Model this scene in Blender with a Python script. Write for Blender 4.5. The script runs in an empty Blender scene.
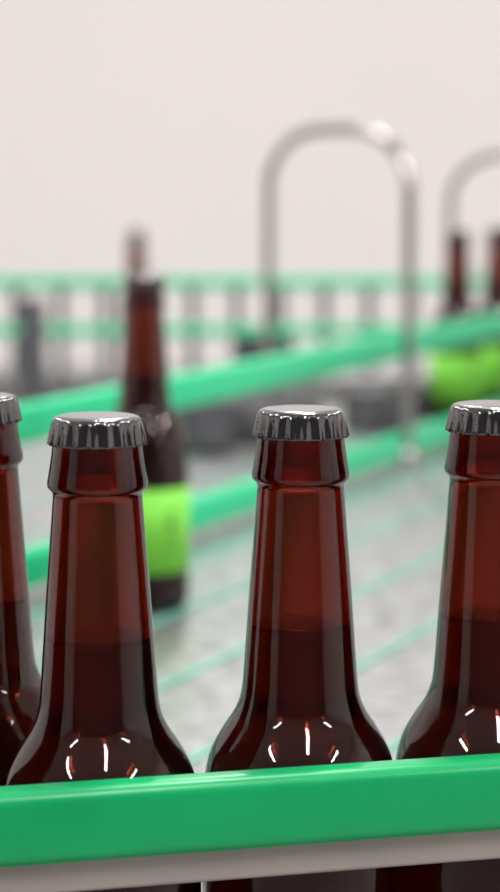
import bpy, bmesh, math
from mathutils import Vector, Matrix
scene = bpy.context.scene
try:
    scene.view_settings.view_transform = 'Standard'
    scene.view_settings.look = 'None'
except Exception: pass
scene.view_settings.exposure = 0.0

# ---------------------------------------------------------------- materials
def newmat(name):
    m = bpy.data.materials.new(name); m.use_nodes = True
    return m, m.node_tree, m.node_tree.nodes['Principled BSDF']

def mat(name, col, rough=0.5, metal=0.0, trans=0.0, ior=1.45, coat=0.0, nscale=None, namt=0.06, bump=0.0, bscale=200, absorb=None):
    m, nt, b = newmat(name)
    b.inputs['Roughness'].default_value = rough
    b.inputs['Metallic'].default_value = metal
    b.inputs['IOR'].default_value = ior
    b.inputs['Transmission Weight'].default_value = trans
    b.inputs['Coat Weight'].default_value = coat
    b.inputs['Base Color'].default_value = (*col, 1)
    if absorb:
        # absorb = per-metre extinction (r,g,b)
        va = nt.nodes.new('ShaderNodeVolumeAbsorption'); D = max(absorb)*1.1
        va.inputs['Density'].default_value = D
        va.inputs['Color'].default_value = (*[1-a/D for a in absorb], 1)
        nt.links.new(va.outputs['Volume'], nt.nodes['Material Output'].inputs['Volume'])
    if nscale:
        tc = nt.nodes.new('ShaderNodeTexCoord')
        n = nt.nodes.new('ShaderNodeTexNoise'); n.inputs['Scale'].default_value = nscale
        n.inputs['Detail'].default_value = 4
        r = nt.nodes.new('ShaderNodeValToRGB')
        r.color_ramp.elements[0].position = 0.3; r.color_ramp.elements[1].position = 0.7
        r.color_ramp.elements[0].color = (*[max(0, c*(1-namt)) for c in col], 1)
        r.color_ramp.elements[1].color = (*[min(1, c*(1+namt)) for c in col], 1)
        nt.links.new(tc.outputs['Object'], n.inputs['Vector'])
        nt.links.new(n.outputs['Fac'], r.inputs['Fac'])
        nt.links.new(r.outputs['Color'], b.inputs['Base Color'])
    if bump:
        tc = nt.nodes.new('ShaderNodeTexCoord')
        n2 = nt.nodes.new('ShaderNodeTexNoise'); n2.inputs['Scale'].default_value = bscale
        bp = nt.nodes.new('ShaderNodeBump'); bp.inputs['Strength'].default_value = bump
        bp.inputs['Distance'].default_value = 0.001
        nt.links.new(tc.outputs['Object'], n2.inputs['Vector'])
        nt.links.new(n2.outputs['Fac'], bp.inputs['Height'])
        nt.links.new(bp.outputs['Normal'], b.inputs['Normal'])
    return m

M_wall = mat('painted_wall', (0.83, 0.785, 0.77), 0.8, nscale=0.8, namt=0.02)
M_wall_dk = mat('painted_wall_grey', (0.10, 0.10, 0.105), 0.7, nscale=0.8, namt=0.05)
M_ceil = mat('ceiling_paint', (0.85, 0.84, 0.82), 0.8, nscale=1.0, namt=0.02)
M_floor = mat('epoxy_floor', (0.40, 0.40, 0.40), 0.35, nscale=3.0, namt=0.1)
M_glass = mat('amber_glass', (0.98, 0.93, 0.90), 0.0, trans=1.0, ior=1.5, absorb=(255, 640, 800))
# moulded inner wall of the bottle is slightly wavy: rougher than the fire-polished outside
_nt = M_glass.node_tree
_at = _nt.nodes.new('ShaderNodeAttribute'); _at.attribute_name = 'inner_wall'
_ml = _nt.nodes.new('ShaderNodeMath'); _ml.operation = 'MULTIPLY'; _ml.inputs[1].default_value = 0.20
_nt.links.new(_at.outputs['Fac'], _ml.inputs[0])
_nt.links.new(_ml.outputs[0], _nt.nodes['Principled BSDF'].inputs['Roughness'])
M_beer = mat('beer', (0.98, 0.95, 0.92), 0.03, trans=1.0, ior=1.34, absorb=(52, 90, 130))
M_cap = mat('crown_cap_tinplate', (0.38, 0.38, 0.40), 0.20, metal=1.0, bump=0.08, bscale=900)
M_cap_skirt = mat('crown_cap_shaded_skirt', (0.15, 0.145, 0.15), 0.16, metal=1.0, bump=0.08, bscale=900)  # same tinplate as the top; skirt's shade painted in as a darker colour
M_green = mat('green_uhmw_plastic', (0.008, 0.50, 0.165), 0.30, nscale=30, namt=0.06)
M_green2 = mat('teal_green_uhmw_plastic', (0.025, 0.66, 0.31), 0.35, nscale=30, namt=0.06)
M_steel = mat('stainless_steel', (0.62, 0.61, 0.60), 0.28, metal=1.0, nscale=20, namt=0.08)
M_channel = mat('matte_rail_backing', (0.50, 0.43, 0.40), 0.5, metal=0.0, nscale=40, namt=0.06)
M_tube = mat('polished_tube', (0.42, 0.385, 0.375), 0.22, metal=1.0, nscale=20, namt=0.05)
M_dark = mat('dark_grey_casting', (0.10, 0.10, 0.11), 0.5, nscale=25, namt=0.2)
M_black = mat('black_plastic', (0.05, 0.05, 0.055), 0.45, nscale=25, namt=0.2)
M_label = mat('lime_label_paper', (0.22, 0.72, 0.06), 0.55, nscale=60, namt=0.05)
M_ink = mat('label_ink', (0.06, 0.22, 0.03), 0.6, nscale=60, namt=0.05)
M_wear = mat('teal_wear_strip', (0.16, 0.50, 0.40), 0.4, nscale=30, namt=0.06)
M_white = mat('white_enamel', (0.75, 0.74, 0.73), 0.4, nscale=10, namt=0.03)

def chain_mat():
    m, nt, b = newmat('steel_chain_plates')
    b.inputs['Metallic'].default_value = 0.75
    b.inputs['Roughness'].default_value = 0.36
    tc = nt.nodes.new('ShaderNodeTexCoord')
    n = nt.nodes.new('ShaderNodeTexNoise'); n.inputs['Scale'].default_value = 60; n.inputs['Detail'].default_value = 3
    r = nt.nodes.new('ShaderNodeValToRGB')
    r.color_ramp.elements[0].position = 0.35; r.color_ramp.elements[1].position = 0.65
    r.color_ramp.elements[0].color = (0.27, 0.27, 0.28, 1)
    r.color_ramp.elements[1].color = (0.53, 0.53, 0.535, 1)
    nt.links.new(tc.outputs['Object'], n.inputs['Vector'])
    nt.links.new(n.outputs['Fac'], r.inputs['Fac'])
    nt.links.new(r.outputs['Color'], b.inputs['Base Color'])
    return m
M_chain = chain_mat()

# ---------------------------------------------------------------- mesh helpers
def link(o, parent=None):
    scene.collection.objects.link(o)
    if parent is not None: o.parent = parent
    return o

def empty(name, loc=(0, 0, 0)):
    e = bpy.data.objects.new(name, None); e.empty_display_size = 0.05
    e.location = loc
    return link(e)

def obj(name, me, material, parent=None, smooth=False):
    if material and not me.materials: me.materials.append(material)
    if smooth:
        for p in me.polygons: p.use_smooth = True
    return link(bpy.data.objects.new(name, me), parent)

def bevel_mod(o, w=0.003, s=2):
    b = o.modifiers.new('bevel', 'BEVEL'); b.width = w; b.segments = s; b.limit_method = 'ANGLE'
    return o

def box(name, c, size, material, parent=None, rotz=0, bev=0.002):
    bm = bmesh.new(); bmesh.ops.create_cube(bm, size=1)
    bmesh.ops.scale(bm, vec=size, verts=bm.verts)
    if rotz: bmesh.ops.rotate(bm, cent=(0, 0, 0), matrix=Matrix.Rotation(rotz, 3, 'Z'), verts=bm.verts)
    bmesh.ops.translate(bm, vec=c, verts=bm.verts)
    me = bpy.data.meshes.new(name); bm.to_mesh(me); bm.free()
    o = obj(name, me, material, parent)
    if bev: bevel_mod(o, bev)
    return o

def lathe_mesh(name, prof, seg=96, rmod=None, closed_loop=False, mi=None):
    """prof list of (r,z) ; r==0 collapses to the pole ; mi(i) -> material index of profile span i"""
    bm = bmesh.new(); rings = []
    for i, (r, z) in enumerate(prof):
        if r <= 1e-7:
            rings.append([bm.verts.new((0, 0, z))])
        else:
            ring = []
            for k in range(seg):
                a = 2*math.pi*k/seg
                rr = r if rmod is None else r + rmod(i, a)
                ring.append(bm.verts.new((rr*math.cos(a), rr*math.sin(a), z)))
            rings.append(ring)
    n = len(rings)
    for i in range(n if closed_loop else n-1):
        A, B = rings[i], rings[(i+1) % n]
        for k in range(seg):
            k2 = (k+1) % seg
            if len(A) == 1 and len(B) == 1: break
            if len(A) == 1: f = bm.faces.new((A[0], B[k], B[k2]))
            elif len(B) == 1: f = bm.faces.new((A[k], A[k2], B[0]))
            else: f = bm.faces.new((A[k], A[k2], B[k2], B[k]))
            if mi: f.material_index = mi(i)
    bmesh.ops.recalc_face_normals(bm, faces=bm.faces)
    me = bpy.data.meshes.new(name); bm.to_mesh(me); bm.free()
    for p in me.polygons: p.use_smooth = True
    return me

def cyl(name, p0, p1, r, material, parent=None, seg=24):
    p0, p1 = Vector(p0), Vector(p1); d = p1-p0
    bm = bmesh.new()
    bmesh.ops.create_cone(bm, cap_ends=True, segments=seg, radius1=r, radius2=r, depth=d.length)
    bmesh.ops.rotate(bm, cent=(0, 0, 0), matrix=d.to_track_quat('Z', 'Y').to_matrix(), verts=bm.verts)
    bmesh.ops.translate(bm, vec=(p0+p1)/2, verts=bm.verts)
    me = bpy.data.meshes.new(name); bm.to_mesh(me); bm.free()
    for p in me.polygons: p.use_smooth = len(p.vertices) == 4
    return obj(name, me, material, parent)

def extrude_profile(name, p0, p1, prof, material, parent=None, smooth=True):
    """prof: closed list of (n,z): n = offset to the right-hand normal of the p0->p1 direction"""
    p0, p1 = Vector((*p0, 0)), Vector((*p1, 0)); d = (p1-p0).normalized()
    nrm = Vector((d.y, -d.x, 0))
    bm = bmesh.new(); rows = []
    for p in (p0, p1):
        rows.append([bm.verts.new(p+nrm*a+Vector((0, 0, z))) for a, z in prof])
    n = len(prof)
    for i in range(n):
        j = (i+1) % n
        f = bm.faces.new((rows[0][i], rows[0][j], rows[1][j], rows[1][i])); f.smooth = smooth
    bm.faces.new(rows[0]); bm.faces.new(list(reversed(rows[1])))
    bmesh.ops.recalc_face_normals(bm, faces=bm.faces)
    me = bpy.data.meshes.new(name); bm.to_mesh(me); bm.free()
    return obj(name, me, material, parent)

def rounded(w, h, r, zc, nc=0, seg=6):
    pts = []
    for cx, cz, a0 in ((w/2-r, h/2-r, 0), (-w/2+r, h/2-r, 90), (-w/2+r, -h/2+r, 180), (w/2-r, -h/2+r, 270)):
        for k in range(seg+1):
            a = math.radians(a0+90*k/seg)
            pts.append((nc+cx+r*math.cos(a), zc+cz+r*math.sin(a)))
    return pts

def tube(name, pts, r, material, parent=None):
    cu = bpy.data.curves.new(name, 'CURVE'); cu.dimensions = '3D'; cu.bevel_depth = r; cu.bevel_resolution = 5; cu.use_fill_caps = True
    sp = cu.splines.new('POLY'); sp.points.add(len(pts)-1)
    for p, q in zip(sp.points, pts): p.co = (*q, 1)
    tmp = bpy.data.objects.new('tmp', cu); scene.collection.objects.link(tmp)
    dg = bpy.context.evaluated_depsgraph_get(); dg.update()
    me = bpy.data.meshes.new_from_object(tmp.evaluated_get(dg))
    bpy.data.objects.remove(tmp)
    me.materials.clear()
    return obj(name, me, material, parent, smooth=True)

# ---------------------------------------------------------------- bottle meshes (metres, base at z=0)
H = 0.230
def cat(pts, sub=5):
    out = []
    for i in range(len(pts)-1):
        p0 = pts[max(i-1, 0)]; p1 = pts[i]; p2 = pts[i+1]; p3 = pts[min(i+2, len(pts)-1)]
        for s in range(sub):
            t = s/sub
            out.append(tuple(0.5*((2*p1[k])+(-p0[k]+p2[k])*t+(2*p0[k]-5*p1[k]+4*p2[k]-p3[k])*t*t+(-p0[k]+3*p1[k]-3*p2[k]+p3[k])*t**3) for k in (0, 1)))
    out.append(pts[-1]); return out
finish = [(10.6, 0.8), (12.2, 1.0), (12.9, 2.0), (13.1, 4.0), (13.1, 6.0), (13.3, 8.5), (13.6, 11.0), (14.1, 14.5), (14.6, 17.5), (15.0, 19.6), (14.9, 20.9), (14.1, 21.8), (13.5, 22.4), (13.3, 23.4)]
body = cat([(13.4, 25), (14.4, 38), (15.7, 55), (16.9, 72), (17.8, 84), (18.6, 89), (20.4, 93.5), (23.3, 98), (26.3, 103), (28.4, 108), (29.6, 114), (30.3, 122), (30.5, 140)], 5)
low = [(30.5, 180), (30.5, 218), (30.2, 222), (29.3, 226), (27.5, 229), (25.0, 230)]
outer = finish + body + low + [(18, 228.5), (0.0, 227)]
inner_n = [(9.6, 0.9), (9.4, 3), (9.6, 20), (10.3, 25), (11.4, 38), (12.7, 55), (13.9, 72), (14.8, 84), (15.6, 89), (17.4, 93.5), (20.4, 98), (23.4, 103), (25.5, 108), (26.7, 114), (27.5, 122), (27.8, 140), (27.8, 180), (27.8, 215), (26, 221), (20, 223.5)]
inner = cat(inner_n, 4)
prof = [(0.0, 223.0)] + list(reversed(inner)) + outer
NI = len(inner)
ME_glass = lathe_mesh('bottle_glass', [(r/1000, H-d/1000) for r, d in prof], 96)
ME_glass.materials.append(M_glass)
_a = ME_glass.attributes.new('inner_wall', 'FLOAT', 'POINT')
for _i in range(1+NI*96): _a.data[_i].value = 1.0
FILL = 66.0
rows = [p for p in inner if p[1] > FILL]
def r_at(d):
    for a, b in zip(inner, inner[1:]):
        if a[1] <= d <= b[1]: return a[0]+(b[0]-a[0])*(d-a[1])/(b[1]-a[1])
liq = [(0.0, FILL), (11, FILL), (r_at(FILL)+.15, FILL)] + [(r+.15, d) for r, d in rows] + [(0.0, 223.2)]
ME_liq = lathe_mesh('beer_fill', [(r/1000, H-d/1000) for r, d in liq], 96)
ME_liq.materials.append(M_beer)

# crown cap, 21 flutes
capp = [(0.0, -0.45), (6, -0.45), (10.6, -0.42), (11.7, -0.25), (12.6, 0.2), (13.15, 1.0), (13.4, 2.0), (13.6, 3.2), (13.85, 4.6), (14.1, 6.0), (14.35, 7.2), (14.45, 8.0), (14.2, 8.2), (13.7, 7.6), (13.45, 4.0), (13.3, 2.2)]
wts = [0, 0, 0, 0, .05, .2, .4, .6, .8, .95, 1.0, 1.0, 1.0, .6, .2, 0]
def flute(i, a):
    c = math.cos(21*a)
    return wts[i]*0.00045*c
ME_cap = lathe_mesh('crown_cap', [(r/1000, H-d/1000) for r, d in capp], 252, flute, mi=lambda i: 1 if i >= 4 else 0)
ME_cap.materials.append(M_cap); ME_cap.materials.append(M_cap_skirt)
# paper label band, with slight outward offset
lab = [(30.62, 144), (30.72, 144), (30.72, 202), (30.62, 202)]
ME_label = lathe_mesh('label', [(r/1000, H-d/1000) for r, d in lab], 96, closed_loop=True)
ME_label.materials.append(M_label)
def patch(name, a0, a1, d0, d1):
    bm = bmesh.new(); n = 8; R = 0.0308; prev = None
    for k in range(n+1):
        a = math.radians(a0+(a1-a0)*k/n)
        v = [bm.verts.new((R*math.cos(a), R*math.sin(a), H-d/1000)) for d in (d0, d1)]
        if prev: bm.faces.new((prev[0], prev[1], v[1], v[0]))
        prev = v
    me = bpy.data.meshes.new(name); bm.to_mesh(me); bm.free(); me.materials.append(M_ink); return me
INK = [patch('label_print', -58, -44, 160, 162), patch('label_print', -58, -47, 165, 172), patch('label_print', -60, -43, 176, 178),
       patch('label_print', -60, -46, 182, 184)]

def bottle(x, y, z, label=False, rot=0.0):
    e = empty('beer_bottle', (x, y, z)); e.rotation_euler[2] = rot
    for nm, me in (('glass_body', ME_glass), ('beer_fill', ME_liq), ('crown_cap', ME_cap)):
        link(bpy.data.objects.new(nm, me), e)
    if label:
        link(bpy.data.objects.new('label_band', ME_label), e)
        for m in INK: link(bpy.data.objects.new('label_print', m), e)
    return e

# ---------------------------------------------------------------- room
def slab(name, c, s, m): return box(name, c, s, m, None, 0, 0)
slab('floor', (0, 2, -0.05), (8.2, 10.2, 0.1), M_floor)
slab('ceiling', (0, 2, 3.65), (8.2, 10.2, 0.1), M_ceil)
slab('wall_back', (0, 7.05, 1.8), (8.2, 0.1, 3.6), M_wall)
slab('wall_front', (0, -3.05, 1.8), (8.2, 0.1, 3.6), M_wall_dk)
slab('wall_left', (-4.05, 2, 1.8), (0.1, 10, 3.6), M_wall)
slab('wall_right', (4.05, 2, 1.8), (0.1, 10, 3.6), M_wall)
box('baseboard_back', (0, 6.99, 0.06), (8.0, 0.02, 0.12), M_white)

# ceiling lights: strip fixtures
for (lx, ly) in ((-2.1, -1.4), (0.5, -1.0), (2.6, -1.3), (-2.4, 1.6), (0.3, 1.6), (2.4, 1.6), (-2.4, 4.6), (0.0, 4.6), (2.4, 4.6)):
    e = empty('ceiling_light', (lx, ly, 3.6))
    box('housing', (0, 0, -0.04), (0.24, 1.3, 0.08), M_white, e, 0, 0.005)
    L = bpy.data.lights.new('strip_lamp', 'AREA'); L.shape = 'RECTANGLE'; L.size = 0.18; L.size_y = 1.2
    L.energy = 36 if ly < 0 else (43 if ly < 3 else 43); L.color = (1.0, 0.985, 0.97)
    lo = bpy.data.objects.new('strip_lamp', L); lo.location = (0, 0, -0.085); link(lo, e)

# ---------------------------------------------------------------- front conveyor lane
ZB = 0.90
d1 = Vector((0.968, 0.25)).normalized(); n1 = Vector((-d1.y, d1.x))     # n1 points away from camera
O1 = Vector((0.0155, 0.700))
def F(t, n): v = O1+d1*t+n1*n; return (v.x, v.y)
fc = empty('bottle_conveyor')
L0, L1 = -0.75, 0.75
pitch = 0.0381
nplates = int((L1-L0)/pitch)
bm = bmesh.new()
for i in range(nplates):
    t = L0+pitch*(i+.5)
    q = [F(t-pitch/2+.0006, -.045), F(t+pitch/2-.0006, -.045), F(t+pitch/2-.0006, .085), F(t-pitch/2+.0006, .085)]
    top = [bm.verts.new((a, b, ZB)) for a, b in q]; bot = [bm.verts.new((a, b, ZB-.003)) for a, b in q]
    bm.faces.new(top); bm.faces.new(bot[::-1])
    for j in range(4): bm.faces.new((top[j], bot[j], bot[(j+1) % 4], top[(j+1) % 4]))
bmesh.ops.recalc_face_normals(bm, faces=bm.faces)
me = bpy.data.meshes.new('chain'); bm.to_mesh(me); bm.free(); obj('slat_chain', me, M_chain, fc)
def straight(name, t0, t1, prof, m, parent):
    return extrude_profile(name, F(t0, 0), F(t1, 0), [(-a, z) for a, z in prof], m, parent)
straight('chain_bed', L0, L1, [(-.044, .897), (.084, .897), (.084, .882), (-.044, .882)], M_black, fc)
straight('side_frame_near', L0, L1, rounded(.004, .14, .0015, .825, -.050), M_steel, fc)
straight('side_frame_far', L0, L1, rounded(.004, .11, .0015, .808, .087), M_steel, fc)
for t in (-.62, .62):
    for n in (-.050, .080):
        x, y = F(t, n); cyl('leg', (x, y, 0.02), (x, y, .86), .016, M_steel, fc)
        cyl('foot', (x, y, 0.0), (x, y, .025), .03, M_black, fc)
    cyl('cross_bar', (*F(t, -.05), .35), (*F(t, .08), .35), .010, M_steel, fc)

# front guide rail
gr = empty('guide_rail')
straight('green_rail', L0, L1, rounded(.0125, .0222, .0042, 1.0172, -.0380), M_green, gr)
straight('rail_backing', L0, L1, rounded(.006, .022, .0015, 1.0072, -.0355), M_channel, gr)
for t in (-.45, .45):
    x, y = F(t, -.052)
    cyl('bracket_post', (x, y, .80), (x, y, 1.030), .006, M_tube, gr)
    cyl('bracket_arm', (*F(t, -.056), 1.016), (*F(t, -.038), 1.016), .006, M_tube, gr)

# ---------------------------------------------------------------- diagonal accumulation conveyor
ac = empty('accumulation_conveyor')
d2 = Vector((0.395, 0.919)).normalized(); n2 = Vector((d2.y, -d2.x))     # n2 points right
A0 = Vector((-0.178, 1.645))       # point on upper rail line
def ray_hit(c, P, dP):
    det = d2.x*(-dP.y)+d2.y*dP.x
    r = P-c
    s = (r.x*(-dP.y)+r.y*dP.x)/det
    return c+d2*s
Pn = Vector(F(0, .094)); Pf = Vector((0, 2.95))
def lane(name, a, b, z0, z1, m):
    q = []
    for off, (P, dP) in ((a, (Pn, d1)), (b, (Pn, d1)), (b, (Pf, Vector((1, 0)))), (a, (Pf, Vector((1, 0))))):
        q.append(ray_hit(A0+n2*off, P, dP))
    bm = bmesh.new()
    top = [bm.verts.new((v.x, v.y, z1)) for v in q]; bot = [bm.verts.new((v.x, v.y, z0)) for v in q]
    bm.faces.new(top); bm.faces.new(bot[::-1])
    for j in range(4): bm.faces.new((top[j], bot[j], bot[(j+1) % 4], top[(j+1) % 4]))
    bmesh.ops.recalc_face_normals(bm, faces=bm.faces)
    me = bpy.data.meshes.new(name); bm.to_mesh(me); bm.free(); return obj(name, me, m, ac), q
W = 0.0865
for i in range(-5, 9):
    a = i*W-.02
    lane('chain_lane', a+.004, a+W-.004, ZB-.018, ZB, M_chain)
    lane('wear_strip', a-.0025, a+.0025, ZB-.018, ZB+.001, M_wear)
_, q = lane('frame_bed', -5*W-.02, 9*W-.03, ZB-.10, ZB-.0185, M_steel)
for v in q:
    c = (q[0]+q[1]+q[2]+q[3])/4
    w = c+(v-c)*0.93
    cyl('leg', (w.x, w.y, 0.0), (w.x, w.y, ZB-.09), .022, M_steel, ac)

def A(s, off): v = A0+d2*s+n2*off; return (v.x, v.y)
def diag_rail(s0, s1, off, zc, h, nm='guide_rail', posts=()):
    e = empty(nm)
    extrude_profile('green_rail', A(s0, off), A(s1, off), rounded(.014, h, .005, zc), M_green2, e)
    extrude_profile('rail_backing', A(s0, off-.010), A(s1, off-.010), rounded(.006, h*.7, .0015, zc), M_steel, e)
    for s in posts:
        x, y = A(s, off-.016)
        cyl('post', (x, y, ZB), (x, y, zc+h/2+.01), .006, M_tube, e)
    return e
diag_rail(-0.55, 1.36, 0.0, 1.018, .029, posts=(-.45, 1.3))
diag_rail(-0.55, 1.36, 0.032, 0.922, .028, posts=(-.3, 1.3))

# inverted U rail brackets
def arch(xr, yr, xl, yl, ztop, zbase, r):
    e = empty('arched_tube_bracket')
    P = Vector((xl, yl)); Q = Vector((xr, yr)); w = (Q-P).length; u = (Q-P)/w
    cr = w*0.40
    pts = [(P.x, P.y, zbase)]
    for k in range(0, 17):
        a = math.pi-math.pi/2*k/16
        c = P+u*(cr+cr*math.cos(a)); pts.append((c.x, c.y, ztop-cr*.5+cr*.5*math.sin(a)))
    for k in range(0, 17):
        a = math.pi/2-math.pi/2*k/16
        c = Q-u*(cr-cr*math.cos(a)); pts.append((c.x, c.y, ztop-cr*.5+cr*.5*math.sin(a)))
    pts.append((Q.x, Q.y, zbase))
    tube('bent_tube', pts, r, M_tube, e)
    for p in (P, Q):
        cyl('foot_collar', (p.x, p.y, zbase), (p.x, p.y, zbase+.02), r*1.6, M_tube, e)
    return e
arch(0.160, 2.33, 0.021, 2.62, 1.244, ZB, .0062)
arch(0.400, 2.62, 0.247, 2.86, 1.220, ZB, .0056)

# bottles
for x, y, rt in ((-.0453, .680, .2), (.0155, .700, .0), (.0757, .7150, .1), (-.0885, .742, .35), (-.107, .664, .1), (.136, .7305, .25), (.198, .746, .15)):
    bottle(x, y, ZB, False, rt)
bottle(-.0725, 1.58, ZB, True, 0)
bottle(.2445, 2.73, ZB, True, 0)
bottle(.308, 2.87, ZB, True, .6)

# ---------------------------------------------------------------- far conveyor
ZF = 0.87; YF = 3.86
far = empty('bottle_conveyor', (0, 0, 0))
box('chain', (0, YF, ZF-.01), (3.6, .16, .02), M_chain, far)
box('side_frame_near', (0, YF-.085, ZF-.07), (3.6, .006, .13), M_steel, far)
box('side_frame_far', (0, YF+.085, ZF-.07), (3.6, .006, .13), M_steel, far)
for x in (-1.6, -.8, .8, 1.6):
    for yy in (YF-.07, YF+.07): cyl('leg', (x, yy, 0), (x, yy, ZF-.01), .02, M_steel, far)
fr = empty('guide_rail')
yy = YF-.09
extrude_profile('green_rail', (-1.8, yy), (1.8, yy), rounded(.014, .018, .005, 1.018), M_green2, fr)
extrude_profile('green_rail_lower', (-1.8, yy), (1.8, yy), rounded(.014, .018, .005, .940), M_green2, fr)
x = -1.75
while x < 1.75:
    box('rail_bracket', (x, YF-.080, .935), (.016, .008, .15), M_dark, fr, 0, .001)
    x += .072
bottle(-.190, YF+.01, ZF, False)

# machinery: gear motors
def motor(x, y, z, rot=0, s=1.0, m=M_dark):
    e = empty('gear_motor', (x, y, z)); e.rotation_euler[2] = rot; e.scale = (s, s, s)
    box('gearbox', (0, 0, .035), (.07, .07, .07), m, e, 0, .006)
    cyl('motor_body', (.03, 0, .037), (.125, 0, .037), .030, m, e, 32)
    for i in range(6): cyl('cooling_fin', (.045+.012*i, 0, .037), (.049+.012*i, 0, .037), .034, m, e, 32)
    cyl('fan_cover', (.125, 0, .037), (.145, 0, .037), .033, M_black, e, 32)
    cyl('output_flange', (0, -.03, .035), (0, -.045, .035), .024, m, e, 32)
    return e
motor(-.050, 2.46, ZB, 0.15, .85)
motor(.14, 2.66, ZB, 0.9, .7)
motor(.010, YF-.02, ZF, 1.2, .8)
# dark upright control post near the far conveyor
cp = empty('control_post')
cyl('column', (-.325, 3.45, 0), (-.325, 3.45, .80), .022, M_dark, cp)
cyl('base_plate', (-.325, 3.45, 0), (-.325, 3.45, .012), .09, M_dark, cp)
box('control_box', (-.325, 3.45, .90), (.036, .05, .22), M_dark, cp, 0, .006)

# ---------------------------------------------------------------- camera
cam = bpy.data.cameras.new('camera'); co = bpy.data.objects.new('camera', cam); link(co)
co.location = (0, 0, 1.203)
co.rotation_euler = (math.radians(90-6.86), 0, 0)
cam.sensor_fit = 'VERTICAL'; cam.sensor_height = 36; cam.sensor_width = 36
cam.lens = 93.2
cam.clip_start = 0.05
cam.dof.use_dof = True; cam.dof.focus_distance = 0.70; cam.dof.aperture_fstop = 9.5
scene.camera = co
w = bpy.data.worlds.new('world'); scene.world = w; w.use_nodes = True
w.node_tree.nodes['Background'].inputs[0].default_value = (.9, .9, .9, 1)
w.node_tree.nodes['Background'].inputs[1].default_value = 0.3
